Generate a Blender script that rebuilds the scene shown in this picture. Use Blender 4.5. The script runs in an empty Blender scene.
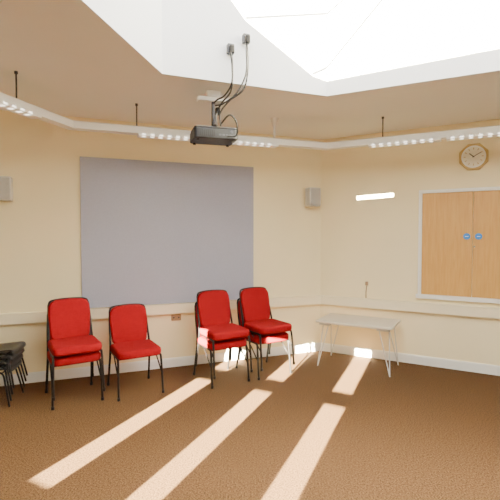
import bpy, bmesh, math
from mathutils import Vector, Matrix
S=bpy.context.scene
COL=S.collection
def lin(c): 
    return tuple(((x/255)/12.92 if x/255<=0.04045 else ((x/255+0.055)/1.055)**2.4) for x in c)+(1,)
# ---------------- materials
def mat(name,col,rough=.6,metal=0,noise=0,nscale=30,bump=0,bscale=200,col2=None,emit=0):
    m=bpy.data.materials.new(name); m.use_nodes=True
    nt=m.node_tree; b=nt.nodes['Principled BSDF']
    b.inputs['Roughness'].default_value=rough; b.inputs['Metallic'].default_value=metal
    c=lin(col); b.inputs['Base Color'].default_value=c
    tc=nt.nodes.new('ShaderNodeTexCoord')
    if noise or col2:
        n=nt.nodes.new('ShaderNodeTexNoise'); n.inputs['Scale'].default_value=nscale; n.inputs['Detail'].default_value=5
        nt.links.new(tc.outputs['Object'],n.inputs['Vector'])
        r=nt.nodes.new('ShaderNodeValToRGB')
        r.color_ramp.elements[0].position=.3; r.color_ramp.elements[1].position=.7
        if col2: a,d=lin(col2),c
        else: a=tuple(x*(1-noise) for x in c[:3])+(1,); d=tuple(min(1,x*(1+noise)) for x in c[:3])+(1,)
        r.color_ramp.elements[0].color=a; r.color_ramp.elements[1].color=d
        nt.links.new(n.outputs['Fac'],r.inputs['Fac']); nt.links.new(r.outputs['Color'],b.inputs['Base Color'])
    if bump:
        n=nt.nodes.new('ShaderNodeTexNoise'); n.inputs['Scale'].default_value=bscale
        nt.links.new(tc.outputs['Object'],n.inputs['Vector'])
        bp=nt.nodes.new('ShaderNodeBump'); bp.inputs['Strength'].default_value=bump; bp.inputs['Distance'].default_value=.01
        nt.links.new(n.outputs['Fac'],bp.inputs['Height']); nt.links.new(bp.outputs['Normal'],b.inputs['Normal'])
    if emit:
        b.inputs['Emission Color'].default_value=c; b.inputs['Emission Strength'].default_value=emit
    return m
M_wall=mat('cream_paint',(247,232,190),.75,noise=.02,nscale=1.5,bump=.05,bscale=120)
M_ceil=mat('ceiling_paint',(244,244,240),.85,noise=.015,nscale=1.2)
M_kerb=mat('white_kerb_paint',(254,254,253),.7,noise=.01,nscale=2)
M_carpet=mat('brown_carpet',(118,88,60),.95,nscale=100,col2=(44,30,19),bump=.5,bscale=260)
M_carpet.node_tree.nodes['Principled BSDF'].inputs['Specular IOR Level'].default_value=.1
M_rail=mat('cream_trunking',(246,234,200),.5,noise=.01,nscale=3)
M_white=mat('white_gloss',(244,243,236),.4,noise=.01,nscale=3)
M_panel=mat('grey_fabric_panel',(166,168,184),.9,noise=.03,nscale=60,bump=.1,bscale=400)
M_red=mat('red_fabric',(156,20,28),.95,nscale=220,col2=(106,10,18),bump=.3,bscale=500)
M_red.node_tree.nodes['Principled BSDF'].inputs['Specular IOR Level'].default_value=.1
M_black=mat('black_metal',(24,20,19),.45,noise=.05)
M_black.node_tree.nodes['Principled BSDF'].inputs['Specular IOR Level'].default_value=.25
M_plastic=mat('black_plastic',(34,32,36),.45,noise=.05,bump=.1)
M_grey=mat('speaker_grey',(204,203,198),.6,noise=.03)
M_grille=mat('speaker_grille',(188,187,183),.9,nscale=300,col2=(158,158,156))
M_dgrey=mat('projector_grey',(66,66,72),.5,noise=.05)
M_proj=mat('projector_dark',(22,22,25),.5,noise=.05)
M_lens=mat('lens_glass',(10,12,25),.05,noise=.05)
M_chrome=mat('brushed_steel',(200,196,188),.25,metal=.9,noise=.03)
M_cable=mat('cable_rubber',(35,33,32),.5,noise=.05)
M_table=mat('table_laminate',(210,204,188),.4,noise=.04,nscale=12)
M_blue=mat('blue_sign',(40,130,215),.5,noise=.03)
M_gold=mat('clock_gold',(186,156,92),.4,metal=.2,noise=.08,nscale=20)
M_face=mat('clock_face',(240,234,212),.5,noise=.02)
M_brown=mat('socket_brown',(166,134,100),.5,noise=.05)
M_led=mat('lamp_cell',(255,250,238),.5,emit=2.5)
# wood
def wood():
    m=mat('oak_veneer',(205,150,88),.45); nt=m.node_tree; b=nt.nodes['Principled BSDF']
    tc=nt.nodes.new('ShaderNodeTexCoord'); mp=nt.nodes.new('ShaderNodeMapping'); mp.inputs['Scale'].default_value=(14,14,1.2)
    n=nt.nodes.new('ShaderNodeTexNoise'); n.inputs['Scale'].default_value=3; n.inputs['Detail'].default_value=6; n.inputs['Distortion'].default_value=.6
    r=nt.nodes.new('ShaderNodeValToRGB'); r.color_ramp.elements[0].position=.3; r.color_ramp.elements[1].position=.75
    r.color_ramp.elements[0].color=lin((200,150,78)); r.color_ramp.elements[1].color=lin((214,168,94))
    nt.links.new(tc.outputs['Object'],mp.inputs['Vector']); nt.links.new(mp.outputs['Vector'],n.inputs['Vector'])
    nt.links.new(n.outputs['Fac'],r.inputs['Fac']); nt.links.new(r.outputs['Color'],b.inputs['Base Color']); return m
M_wood=wood()
# ---------------- mesh helpers
def finish(bm,name,m,parent=None,loc=(0,0,0),rz=0,bevel=0,seg=3,smooth=False):
    bmesh.ops.recalc_face_normals(bm,faces=bm.faces)
    me=bpy.data.meshes.new(name); bm.to_mesh(me); bm.free()
    o=bpy.data.objects.new(name,me); COL.objects.link(o)
    if isinstance(m,(list,tuple)):
        for x in m: me.materials.append(x)
    else: me.materials.append(m)
    o.location=loc; o.rotation_euler=(0,0,rz)
    if parent: o.parent=parent
    if bevel:
        b=o.modifiers.new('bevel','BEVEL'); b.width=bevel; b.segments=seg; b.limit_method='ANGLE'; b.angle_limit=math.radians(40)
    if smooth or bevel:
        for p in me.polygons: p.use_smooth=True
        if bevel:
            w=o.modifiers.new('wn','WEIGHTED_NORMAL'); w.keep_sharp=True
    return o
def empty(name,loc,rz=0):
    e=bpy.data.objects.new(name,None); COL.objects.link(e); e.location=loc; e.rotation_euler=(0,0,rz); e.empty_display_size=.1; return e
def bx(bm,x0,x1,y0,y1,z0,z1,mi=0,mtx=None):
    v=[bm.verts.new((x,y,z)) for z in (z0,z1) for x,y in ((x0,y0),(x1,y0),(x1,y1),(x0,y1))]
    if mtx is not None:
        for q in v: q.co=mtx@q.co
    for f in ((0,3,2,1),(4,5,6,7),(0,1,5,4),(1,2,6,5),(2,3,7,6),(3,0,4,7)):
        bm.faces.new([v[i] for i in f]).material_index=mi
def prism(bm,pts,y0,y1,axis='Y',mi=0):
    def P(a,b,c): return (a,c,b) if axis=='Y' else (a,b,c)
    A=[bm.verts.new(P(a,b,y0)) for a,b in pts]; B=[bm.verts.new(P(a,b,y1)) for a,b in pts]
    n=len(pts); bm.faces.new(A).material_index=mi; bm.faces.new(B[::-1]).material_index=mi
    for i in range(n): bm.faces.new([A[i],A[(i+1)%n],B[(i+1)%n],B[i]]).material_index=mi
def tube(bm,pts,r,n=10,mi=0,closed=False):
    pts=[Vector(p) for p in pts]; rings=[]
    N=len(pts); up=None
    for i,p in enumerate(pts):
        if i==0: t=(pts[1]-p)
        elif i==N-1: t=(p-pts[i-1])
        else: t=(pts[i+1]-p).normalized()+(p-pts[i-1]).normalized()
        t.normalize()
        if up is None:
            up=Vector((0,0,1)) if abs(t.z)<.9 else Vector((1,0,0))
        a=(up-t*up.dot(t)).normalized(); up=a; b=t.cross(a)
        rings.append([bm.verts.new(p+a*r*math.cos(2*math.pi*k/n)+b*r*math.sin(2*math.pi*k/n)) for k in range(n)])
    for i in range(N-1):
        for k in range(n):
            f=bm.faces.new([rings[i][k],rings[i][(k+1)%n],rings[i+1][(k+1)%n],rings[i+1][k]]); f.material_index=mi; f.smooth=True
    bm.faces.new(rings[0][::-1]).material_index=mi; bm.faces.new(rings[-1]).material_index=mi
def smoothpts(pts,n=8):
    pts=[Vector(p) for p in pts]; out=[]
    P=[pts[0]*2-pts[1]]+pts+[pts[-1]*2-pts[-2]]
    for i in range(1,len(P)-2):
        a,b,c,d=P[i-1:i+3]
        for k in range(n):
            t=k/n
            out.append(.5*((2*b)+(c-a)*t+(2*a-5*b+4*c-d)*t*t+(3*b-a-3*c+d)*t**3))
    out.append(pts[-1]); return out
def rrect(w,h,r,cx=0,cy=0,n=6):
    o=[]
    for sx,sy,a0 in ((1,1,0),(-1,1,90),(-1,-1,180),(1,-1,270)):
        for k in range(n+1):
            a=math.radians(a0+90*k/n); o.append((cx+sx*(w/2-r)+r*math.cos(a),cy+sy*(h/2-r)+r*math.sin(a)))
    return o
def cyl(bm,c,r,z0,z1,n=24,axis='Z',mi=0,r2=None):
    r2=r if r2 is None else r2
    def P(a,b,h):
        return {'Z':(c[0]+a,c[1]+b,h),'Y':(c[0]+a,h,c[1]+b)}[axis]
    A=[bm.verts.new(P(r*math.cos(2*math.pi*k/n),r*math.sin(2*math.pi*k/n),z0)) for k in range(n)]
    B=[bm.verts.new(P(r2*math.cos(2*math.pi*k/n),r2*math.sin(2*math.pi*k/n),z1)) for k in range(n)]
    bm.faces.new(A).material_index=mi; bm.faces.new(B).material_index=mi
    for k in range(n): bm.faces.new([A[k],A[(k+1)%n],B[(k+1)%n],B[k]]).material_index=mi
# ---------------- room
ZC=2.95; TH=.08
L=Vector((-2.78,4.5)); C=Vector((.99,5.95)); dr=Vector((.8704,-.4924))
R=C+dr*4.0; Sx=Vector((5.71,.17)); T=Vector((4.08,-3.48)); U=Vector((.35,-4.91)); V=U-dr*5.2; W=Vector((-5.0,2.4))
poly=[L,C,R,Sx,T,U,V,W]
names=['back','right','far_right','rear_right','rear','rear_left','far_left','left']
sun_h=Vector((.397,.918)).normalized(); TAN=math.tan(math.radians(15))
frames={}
def cross(a,b): return a.x*b.y-a.y*b.x
holes={}
wd=(V-U).normalized(); win=[]
for p in (Vector((-1.35,2.78)),Vector((-.65,2.555)),Vector((.185,2.555))):
    x=cross(p-U,sun_h)/cross(wd,sun_h); win.append(x)
win.sort()
WW=.215
holes['rear_left']=[(x-WW/2,x+WW/2,z0,z1) for x in win for z0,z1 in ((1.56,2.17),(2.25,2.74))]
ADDED_WIN=(.7,3.2,.9,2.3)  # unseen window opening, added so sky light brightens ceiling and walls
holes['rear_right']=[ADDED_WIN]
def wallmesh(bm,ln,z0,z1,hs,y0=0,y1=TH,ext=0):
    xs=sorted({-ext,ln+ext}|{h[0] for h in hs}|{h[1] for h in hs}); zs=sorted({z0,z1}|{h[2] for h in hs}|{h[3] for h in hs})
    for i in range(len(xs)-1):
        for j in range(len(zs)-1):
            cx=(xs[i]+xs[i+1])/2; cz=(zs[j]+zs[j+1])/2
            if any(h[0]<cx<h[1] and h[2]<cz<h[3] for h in hs): continue
            bx(bm,xs[i],xs[i+1],y0,y1,zs[j],zs[j+1])
for i,nm in enumerate(names):
    A=poly[i]; B=poly[(i+1)%8]; d=B-A; ln=d.length; rz=math.atan2(d.y,d.x)
    frames[nm]=((A.x,A.y,0),rz,ln)
    bm=bmesh.new(); wallmesh(bm,ln,0,ZC,holes.get(nm,[]),ext=.03)
    finish(bm,'wall_'+nm,M_wall,loc=(A.x,A.y,0),rz=rz)
    bm=bmesh.new(); bx(bm,.006,ln-.006,-.018,0,0,.10); bx(bm,.004,ln-.004,-.012,0,.10,.112)
    finish(bm,'baseboard_'+nm,M_white,loc=(A.x,A.y,0),rz=rz)
    bm=bmesh.new(); bx(bm,.02,ln-.02,-.055,0,.665,.775); bx(bm,.02,ln-.02,-.06,0,.775,.785)
    finish(bm,'trim_%d'%(i+1),M_rail,loc=(A.x,A.y,0),rz=rz,bevel=.004)
for k,x in enumerate(win):
    a,rz,ln=frames['rear_left']; bm=bmesh.new(); w=WW/2
    bx(bm,x-w-.05,x-w,-.015,.0,1.51,2.79); bx(bm,x+w,x+w+.05,-.015,.0,1.51,2.79)
    bx(bm,x-w-.05,x+w+.05,-.015,0,2.74,2.79); bx(bm,x-w-.05,x+w+.05,-.02,0,1.51,1.558); bx(bm,x-w,x+w,-.012,0,2.175,2.245)
    finish(bm,'added_window_%d'%(k+1),M_white,loc=a,rz=rz)
for k,nm in enumerate(('rear_right',)):  # frame around the added opening behind the camera
    a,rz,ln=frames[nm]; bm=bmesh.new(); x0,x1,z0,z1=ADDED_WIN
    bx(bm,x0-.06,x0,-.02,.0,z0-.06,z1+.06); bx(bm,x1,x1+.06,-.02,0,z0-.06,z1+.06); bx(bm,x0,x1,-.02,0,z1,z1+.06); bx(bm,x0-.06,x1+.06,-.08,0,z0-.04,z0)
    for q in (1/3,2/3): bx(bm,x0+(x1-x0)*q-.025,x0+(x1-x0)*q+.025,.02,.06,z0,z1)
    bx(bm,x0,x1,.02,.06,1.8,1.85)
    finish(bm,'added_window_%d'%(k+4),M_white,loc=a,rz=rz)
bm=bmesh.new(); A=[bm.verts.new((p.x,p.y,0)) for p in poly]; B=[bm.verts.new((p.x,p.y,-.1)) for p in poly]
bm.faces.new(A); bm.faces.new(B)
for i in range(8): bm.faces.new([A[i],A[(i+1)%8],B[(i+1)%8],B[i]])
finish(bm,'floor',M_carpet)
inner=[Vector(p) for p in ((-.72,3.54),(.73,4.1),(2.7,3.12),(3.3,1.5),(2.6,-.3),(1.1,-1.0),(-1.2,-.1),(-1.25,1.0))]
cen=Vector((.6,.6))
# ceiling slab with the roof-light well (kerb walls) as one shell
KT=4.3; CT=.12
bm=bmesh.new(); outp=[p+(p-cen).normalized()*.12 for p in poly]; lay=[]
for z in (ZC,ZC+CT):
    lay.append(([bm.verts.new((p.x,p.y,z)) for p in outp],[bm.verts.new((p.x,p.y,z)) for p in inner]))
for i in range(8):
    j=(i+1)%8
    for O,I in lay: bm.faces.new([O[i],O[j],I[j],I[i]])
    bm.faces.new([lay[0][0][i],lay[0][0][j],lay[1][0][j],lay[1][0][i]]); bm.faces.new([lay[0][1][i],lay[0][1][j],lay[1][1][j],lay[1][1][i]]).material_index=1
ceiling=finish(bm,'ceiling',[M_ceil,M_kerb])
for i in range(8):
    A=inner[i]; B=inner[(i+1)%8]; d=B-A; ln=d.length; rz=math.atan2(d.y,d.x)
    hs=[(ln-.58,ln-.11,3.805,3.865)] if i==5 else []  # slot added in the unseen near kerb to cast a sun patch on right wall
    bm=bmesh.new(); wallmesh(bm,ln,ZC+CT,KT,hs,y0=.0,y1=.06,ext=.0)
    finish(bm,'rooflight_kerb_%d'%(i+1),M_kerb,parent=ceiling,loc=(A.x,A.y,0),rz=rz)
    bm=bmesh.new(); bx(bm,0,ln,0,.1,KT,KT+.03); finish(bm,'rooflight_frame_%d'%(i+1),M_kerb,parent=ceiling,loc=(A.x,A.y,0),rz=rz)
c3=sum(inner,Vector((0,0)))/8
bm=bmesh.new()
for p in inner: tube(bm,[(p.x,p.y,KT+.05),(c3.x,c3.y,KT+.75)],.012,6)
finish(bm,'rooflight_glazing_bars',M_kerb,parent=ceiling)
# ---------------- wall-mounted things
a,rz,ln=frames['back']
bm=bmesh.new(); bx(bm,.92,3.02,-.022,-.001,.79,2.51); finish(bm,'projection_panel',M_panel,loc=a,rz=rz,bevel=.003)
def speaker(t,z):
    e=empty('wall_speaker',Vector(a)+Vector((math.cos(rz)*t,math.sin(rz)*t,z)),rz)
    bm=bmesh.new(); bx(bm,-.085,.085,-.16,-.02,-.125,.125); finish(bm,'cabinet',M_grey,e,bevel=.012)
    bm=bmesh.new(); bx(bm,-.072,.072,-.166,-.158,-.112,.112); finish(bm,'grille',M_grille,e,bevel=.004)
    bm=bmesh.new(); bx(bm,-.03,.03,-.03,-.001,-.04,.04); finish(bm,'bracket',M_grey,e)
speaker(.17,2.11); speaker(3.86,2.14)
e=empty('wall_socket',Vector(a)+Vector((math.cos(rz)*2.0,math.sin(rz)*2.0,.61)),rz)
bm=bmesh.new(); prism(bm,rrect(.12,.075,.008),-.012,-.001); finish(bm,'face_plate',M_brown,e,bevel=.003)
bm=bmesh.new(); bx(bm,-.04,-.022,-.0135,-.011,-.008,.008); bx(bm,.022,.04,-.0135,-.011,-.008,.008); finish(bm,'outlets',M_dgrey,e)
a,rz,ln=frames['right']
def onr(t,z): return Vector(a)+Vector((math.cos(rz)*t,math.sin(rz)*t,z))
# hatch
e=empty('serving_hatch',onr(1.885,.87),rz)
bm=bmesh.new(); hw=.6; H=1.31
bx(bm,-hw,-hw+.04,-.03,-.001,0,H); bx(bm,hw-.04,hw,-.03,-.001,0,H); bx(bm,-hw+.04,hw-.04,-.03,-.001,H-.04,H); bx(bm,-hw-.02,hw+.02,-.045,-.001,-.03,.02)
finish(bm,'frame',M_white,e,bevel=.003)
for s,nm in ((-1,'left_leaf'),(1,'right_leaf')):
    bm=bmesh.new(); x0,x1=sorted((s*.004,s*(hw-.042))); bx(bm,x0,x1,-.022,-.001,.022,H-.042); finish(bm,nm,M_wood,e,bevel=.002)
    bm=bmesh.new(); cyl(bm,(s*.062,.74),.038,-.026,-.0222,28,'Y'); finish(bm,nm+'_sign',M_blue,e)
    bm=bmesh.new(); bx(bm,s*.062-.018,s*.062+.018,-.0275,-.0262,.737,.743); finish(bm,nm+'_sign_text',M_white,e)
bm=bmesh.new(); cyl(bm,(.02,.62),.010,-.03,-.0222,16,'Y'); finish(bm,'lock',M_chrome,e)
# clock
e=empty('wall_clock',onr(1.88,2.54),rz)
bm=bmesh.new(); o8=[(.165*math.cos(math.radians(22.5+45*k)),.165*math.sin(math.radians(22.5+45*k))) for k in range(8)]
prism(bm,o8,-.035,-.001); finish(bm,'octagonal_case',M_gold,e,bevel=.008)
bm=bmesh.new(); cyl(bm,(0,0),.128,-.040,-.0355,40,'Y'); finish(bm,'bezel',M_white,e)
bm=bmesh.new(); cyl(bm,(0,0),.116,-.043,-.0405,40,'Y'); finish(bm,'dial',M_face,e)
bm=bmesh.new()
for k in range(12):
    m=Matrix.Rotation(math.radians(30*k),4,'Y'); bx(bm,-.004,.004,-.0455,-.0435,.082,.104,0,m)
finish(bm,'hour_marks',M_gold,e)
bm=bmesh.new(); bx(bm,-.005,.005,-.048,-.046,-.01,.06,0,Matrix.Rotation(math.radians(-50),4,'Y')); bx(bm,-.0035,.0035,-.050,-.048,-.015,.09,0,Matrix.Rotation(math.radians(60),4,'Y'))
finish(bm,'hands',M_black,e)
e=empty('wall_thermostat',onr(.65,.96),rz)
bm=bmesh.new(); bx(bm,-.018,.018,-.03,-.001,0,.05); finish(bm,'body',M_brown,e,bevel=.005)
bm=bmesh.new(); tube(bm,[(0,-.008,0),(-.01,-.008,-.08),(-.01,-.008,-.17)],.006,8); finish(bm,'lead',M_brown,e)
# ---------------- lighting track
tr=empty('suspended_light_track',(0,0,0)); ZT=2.68
loop=[Vector(p) for p in ((-1.72,4.12),(.91,5.1),(3.7,3.705),(4.5,.5),(3.3,-2.5),(.5,-3.9),(-2.6,-2.3),(-2.78,.25))]
bm=bmesh.new(); rings=[]
for i,p in enumerate(loop):
    d0=(p-loop[i-1]).normalized(); d1=(loop[(i+1)%8]-p).normalized(); n0=Vector((-d0.y,d0.x)); n1=Vector((-d1.y,d1.x)); nn=(n0+n1).normalized(); s=1/nn.dot(n0)
    prof=((-.05,-.035),(-.05,.03),(-.035,.04),(.035,.04),(.05,.03),(.05,-.035))
    rings.append([bm.verts.new((p.x+nn.x*s*u,p.y+nn.y*s*u,ZT+v)) for u,v in prof])
for i in range(8):
    for k in range(6): bm.faces.new([rings[i][k],rings[i][(k+1)%6],rings[(i+1)%8][(k+1)%6],rings[(i+1)%8][k]])
finish(bm,'trunking',M_white,tr)
def luminaire(idx,t0,t1):
    A=loop[idx]; B=loop[(idx+1)%8]; d=B-A; r=math.atan2(d.y,d.x)
    bm=bmesh.new(); bx(bm,t0,t1,-.075,.03,-.062,-.034); 
    o=finish(bm,'luminaire_housing',M_white,tr,loc=(A.x,A.y,ZT),rz=r,bevel=.004)
    bm=bmesh.new(); x=t0+.04
    while x<t1-.06:
        bx(bm,x,x+.035,-.078,-.0755,-.054,-.040); bx(bm,x,x+.035,-.066,-.02,-.064,-.0625); x+=.085
    finish(bm,'louvre_cells',M_led,tr,loc=(A.x,A.y,ZT),rz=r)
luminaire(0,.62,2.15); luminaire(1,.5,1.25); luminaire(1,1.3,2.7); luminaire(7,2.6,3.55) ; luminaire(4,.5,2.4); luminaire(5,.5,2.8); luminaire(2,.5,2.8); luminaire(6,.4,2)
for k,(x,y) in enumerate(((-1.144,4.335),(1.489,4.81),(-1.893,3.487),(3.9,2.9),(4.0,-.75),(1.9,-3.2),(-1.05,-3.1),(-2.7,-.9))):
    bm=bmesh.new(); tube(bm,[(x,y,ZT+.04),(x,y,ZC-.002)],.007,8); cyl(bm,(x,y),.014,ZC-.02,ZC-.001,12); finish(bm,'suspension_rod_%d'%(k+1),M_dgrey,tr)
x,y=.276,4.864
bm=bmesh.new(); tube(bm,[(x,y,ZT+.04),(x,y,ZC-.05)],.012,10); cyl(bm,(x,y),.018,ZC-.10,ZC-.001,16,r2=.05); finish(bm,'power_feed_cup',M_white,tr)
# ---------------- projector
PZ=2.545
pr=empty('ceiling_projector',(-.34,3.98,PZ),math.radians(17))
bm=bmesh.new(); prism(bm,rrect(.40,.29,.03),-.055,.040,'Z'); finish(bm,'body',M_proj,pr,bevel=.012)
bm=bmesh.new(); prism(bm,rrect(.39,.28,.03),.041,.055,'Z'); finish(bm,'top_cover',M_dgrey,pr,bevel=.006)
bm=bmesh.new(); cyl(bm,(.09,0),.042,.14,.175,28,'Y'); finish(bm,'lens_barrel',M_dgrey,pr)
bm=bmesh.new(); cyl(bm,(.09,0),.034,.172,.178,28,'Y'); finish(bm,'lens',M_lens,pr)
bm=bmesh.new()
for k in range(9): bx(bm,-.17+k*.018,-.162+k*.018,-.149,-.143,-.035,.02)
finish(bm,'vent_slots',M_black,pr)
bm=bmesh.new()
for k in range(5): bx(bm,.02+k*.032,.042+k*.032,-.149,-.143,-.025,-.01)
cyl(bm,(.14,.015),.014,-.15,-.143,16,'Y'); finish(bm,'ports',M_dgrey,pr)
bm=bmesh.new()
for sx in (-.16,.16):
    for sy in (-.1,.1): cyl(bm,(sx,sy),.014,-.07,-.055,12)
finish(bm,'feet',M_black,pr)
bm=bmesh.new(); bx(bm,-.13,.13,-.02,.02,.07,.082); bx(bm,-.02,.02,-.11,.11,.07,.082)
for p in ((-.12,0),(.12,0),(0,-.1),(0,.1)): cyl(bm,p,.01,.055,.075,10)
finish(bm,'mount_spider',M_black,pr,bevel=.002)
top=ZC-PZ-.001
bm=bmesh.new(); tube(bm,[(0,0,.08),(0,0,top-.03)],.018,14); finish(bm,'drop_pole',M_dgrey,pr)
bm=bmesh.new(); prism(bm,rrect(.30,.10,.02),top-.095,top-.06,'Z'); prism(bm,rrect(.14,.1,.02),top-.059,top,'Z'); finish(bm,'ceiling_plate',M_white,pr,bevel=.004)
bm=bmesh.new(); bx(bm,.022,.06,-.03,.03,.20,.26); finish(bm,'cable_box',M_black,pr,bevel=.005)
s1=(-.17,3.72,3.225); s2=(-.036,3.765,3.33)
inv=(Matrix.Translation(pr.location)@Matrix.Rotation(math.radians(17),4,'Z')).inverted()
for k,path in enumerate((
  [s1,(-.16,3.66,3.15),(-.150,3.68,2.98),(-.17,3.72,2.86),(-.25,3.82,2.80),(-.30,3.86,2.72),(-.30,3.82,2.6)],
  [s1,(-.15,3.64,3.1),(-.155,3.66,2.92),(-.22,3.74,2.84),(-.29,3.80,2.82),(-.33,3.90,2.82)],
  [s2,(-.02,3.7,3.22),(-.02,3.70,3.02),(-.06,3.72,2.88),(-.18,3.76,2.80),(-.26,3.78,2.70),(-.26,3.80,2.59)],
  [s2,(-.03,3.69,3.2),(-.035,3.68,3.0),(-.12,3.70,2.84),(-.24,3.78,2.78),(-.31,3.9,2.80)],
  [(-.26,3.84,2.62),(-.18,3.74,2.67),(-.12,3.74,2.61),(-.12,3.8,2.51),(-.20,3.84,2.51)])):
    bm=bmesh.new(); tube(bm,[inv@q for q in smoothpts(path)],.0075,8); finish(bm,'cable_%d'%(k+1),M_cable,pr,smooth=True)
rk=math.atan2(.36,.933)-math.radians(17)
for k,s in enumerate((s1,s2)):
    l=inv@Vector(s)
    bm=bmesh.new(); bx(bm,-.03,.03,-.028,.020,-.04,.04); finish(bm,'outlet_box_%d'%(k+1),M_dgrey,pr,loc=l,rz=rk,bevel=.006)
    bm=bmesh.new(); bx(bm,-.02,.02,-.06,-.029,-.05,.015); finish(bm,'plug_%d'%(k+1),M_black,pr,loc=l,rz=rk,bevel=.006)
# ---------------- red chairs
def red_chair(x,y,z,deg):
    e=empty('stacking_chair',(x,y,z),math.radians(deg))
    bm=bmesh.new(); prism(bm,rrect(.45,.44,.07,0,-.02),.390,.475,'Z'); finish(bm,'seat',M_red,e,bevel=.030,seg=4)
    bm=bmesh.new()
    prof=[(-.16,.0),(.16,.0),(.185,.03),(.195,.12),(.203,.26),(.196,.345),(.172,.385),(.125,.407),(0,.414),(-.125,.407),(-.172,.385),(-.196,.345),(-.203,.26),(-.195,.12),(-.185,.03)]
    prism(bm,prof,-.028,.028)
    m=Matrix.Translation((0,.205,.45))@Matrix.Rotation(math.radians(-11),4,'X')
    bmesh.ops.transform(bm,matrix=m,verts=bm.verts)
    finish(bm,'backrest',M_red,e,bevel=.02,seg=4)
    bm=bmesh.new(); r=.0115
    for s in (-1,1):
        tube(bm,smoothpts([(s*.225,-.235,0),(s*.222,-.215,.2),(s*.218,-.195,.36),(s*.215,-.16,.392),(s*.212,0,.393),(s*.21,.14,.393)],6),r)
        tube(bm,smoothpts([(s*.222,.27,0),(s*.217,.225,.2),(s*.210,.19,.42),(s*.203,.245,.62),(s*.193,.292,.80)],6),r)
        cyl(bm,(s*.225,-.235),.015,0,.03,12); cyl(bm,(s*.222,.268),.015,0,.03,12)
        tube(bm,[(s*.221,-.213,.2),(s*.215,.0,.392)],.007)
    tube(bm,[(-.215,-.16,.385),(.215,-.16,.385)],.009); tube(bm,[(-.212,.15,.385),(.212,.15,.385)],.009)
    tube(bm,smoothpts([(-.193,.292,.80),(-.16,.305,.84),(0,.31,.852),(.16,.305,.84),(.193,.292,.80)],5),r)
    finish(bm,'frame',M_black,e)
    return e
def stack(x,y,deg,n,dz=.085,df=.06):
    t=math.radians(deg); f=Vector((math.sin(t),-math.cos(t)))
    for k in range(n): red_chair(x+f.x*df*k,y+f.y*df*k,dz*k,deg)
stack(-1.77,4.22,32,2,.11); stack(-1.21,4.43,30,1); stack(-.325,4.77,30,2,.12); stack(.165,5.04,32,2,.12)
# ---------------- black chairs
def black_chair(x,y,z,deg,sc=.85):
    e=empty('plastic_stacking_chair',(x,y,z),math.radians(deg)); e.scale=(sc,sc,sc)
    prof=smoothpts([(0,-.235,.395),(0,-.215,.435),(0,-.1,.43),(0,.08,.42),(0,.17,.44),(0,.21,.52),(0,.245,.68),(0,.27,.80)],4)
    bm=bmesh.new(); rows=[]; nx=12
    for i,p in enumerate(prof):
        f=i/(len(prof)-1); w=.225-.02*f-(.03 if i==len(prof)-1 else 0); row=[]
        for k in range(nx+1):
            u=-1+2*k/nx; lift=.018*u*u; 
            row.append(bm.verts.new((w*u,p.y-(lift if p.z>.5 else 0),p.z+(lift if p.z<=.5 else 0))))
        rows.append(row)
    for i in range(len(rows)-1):
        for k in range(nx): bm.faces.new([rows[i][k],rows[i][k+1],rows[i+1][k+1],rows[i+1][k]])
    o=finish(bm,'shell',M_plastic,e,smooth=True); s=o.modifiers.new('sol','SOLIDIFY'); s.thickness=.014
    bm=bmesh.new()
    for s in (-1,1):
        tube(bm,smoothpts([(s*.24,-.25,0),(s*.21,-.20,.25),(s*.185,-.15,.40),(s*.18,0,.405),(s*.185,.12,.40),(s*.21,.17,.25),(s*.24,.23,0)],6),.0115)
    tube(bm,[(-.185,-.15,.402),(.185,-.15,.402)],.009); tube(bm,[(-.185,.12,.402),(.185,.12,.402)],.009)
    finish(bm,'legs',M_black,e)
for k in range(4): black_chair(-2.50+.015*k,4.12,.06*k,100,.77)
# ---------------- table
tb=empty('hairpin_leg_table',(1.35,5.26,0),math.atan2(dr.y,dr.x))
bm=bmesh.new(); prism(bm,rrect(.92,.58,.02),.545,.572,'Z'); finish(bm,'table_top',M_table,tb,bevel=.004)
bm=bmesh.new(); bx(bm,-.38,.38,-.2,.2,.52,.5445); finish(bm,'under_frame',M_white,tb)
for i,(sx,sy) in enumerate(((-1,-1),(1,-1),(1,1),(-1,1))):
    f=Vector((sx*.435,sy*.255,.006)); a1=Vector((sx*.30,sy*.235,.543)); a2=Vector((sx*.40,sy*.14,.543))
    bm=bmesh.new(); tube(bm,smoothpts([a1,f+(a1-f)*.04,f,f+(a2-f)*.04,a2],5),.007,8); bx(bm,min(a1.x,a2.x)-.02,max(a1.x,a2.x)+.02,min(a1.y,a2.y)-.02,max(a1.y,a2.y)+.02,.515,.5445)
    finish(bm,'hairpin_leg_%d'%(i+1),M_grey,tb)
# ---------------- lights
w=bpy.data.worlds.new('sky'); S.world=w; w.use_nodes=True
bg=w.node_tree.nodes['Background']; bg.inputs['Color'].default_value=(1,1,.99,1); bg.inputs['Strength'].default_value=6.3
sl=bpy.data.lights.new('sun','SUN'); sl.energy=440; sl.angle=math.radians(.2); sl.color=(1,.92,.66)
so=bpy.data.objects.new('sun',sl); COL.objects.link(so); so.location=(-3,-8,6)
ce=math.cos(math.radians(15)); dv=Vector((sun_h.x*ce,sun_h.y*ce,-math.sin(math.radians(15))))
so.rotation_euler=dv.to_track_quat('-Z','Y').to_euler()
# ---------------- camera
cd=bpy.data.cameras.new('camera'); cam=bpy.data.objects.new('camera',cd); COL.objects.link(cam)
cam.location=(0,0,1.625); cam.rotation_euler=(math.radians(90-2.0),0,0); cd.sensor_width=36; cd.lens=30.6; cd.clip_start=.05
S.camera=cam
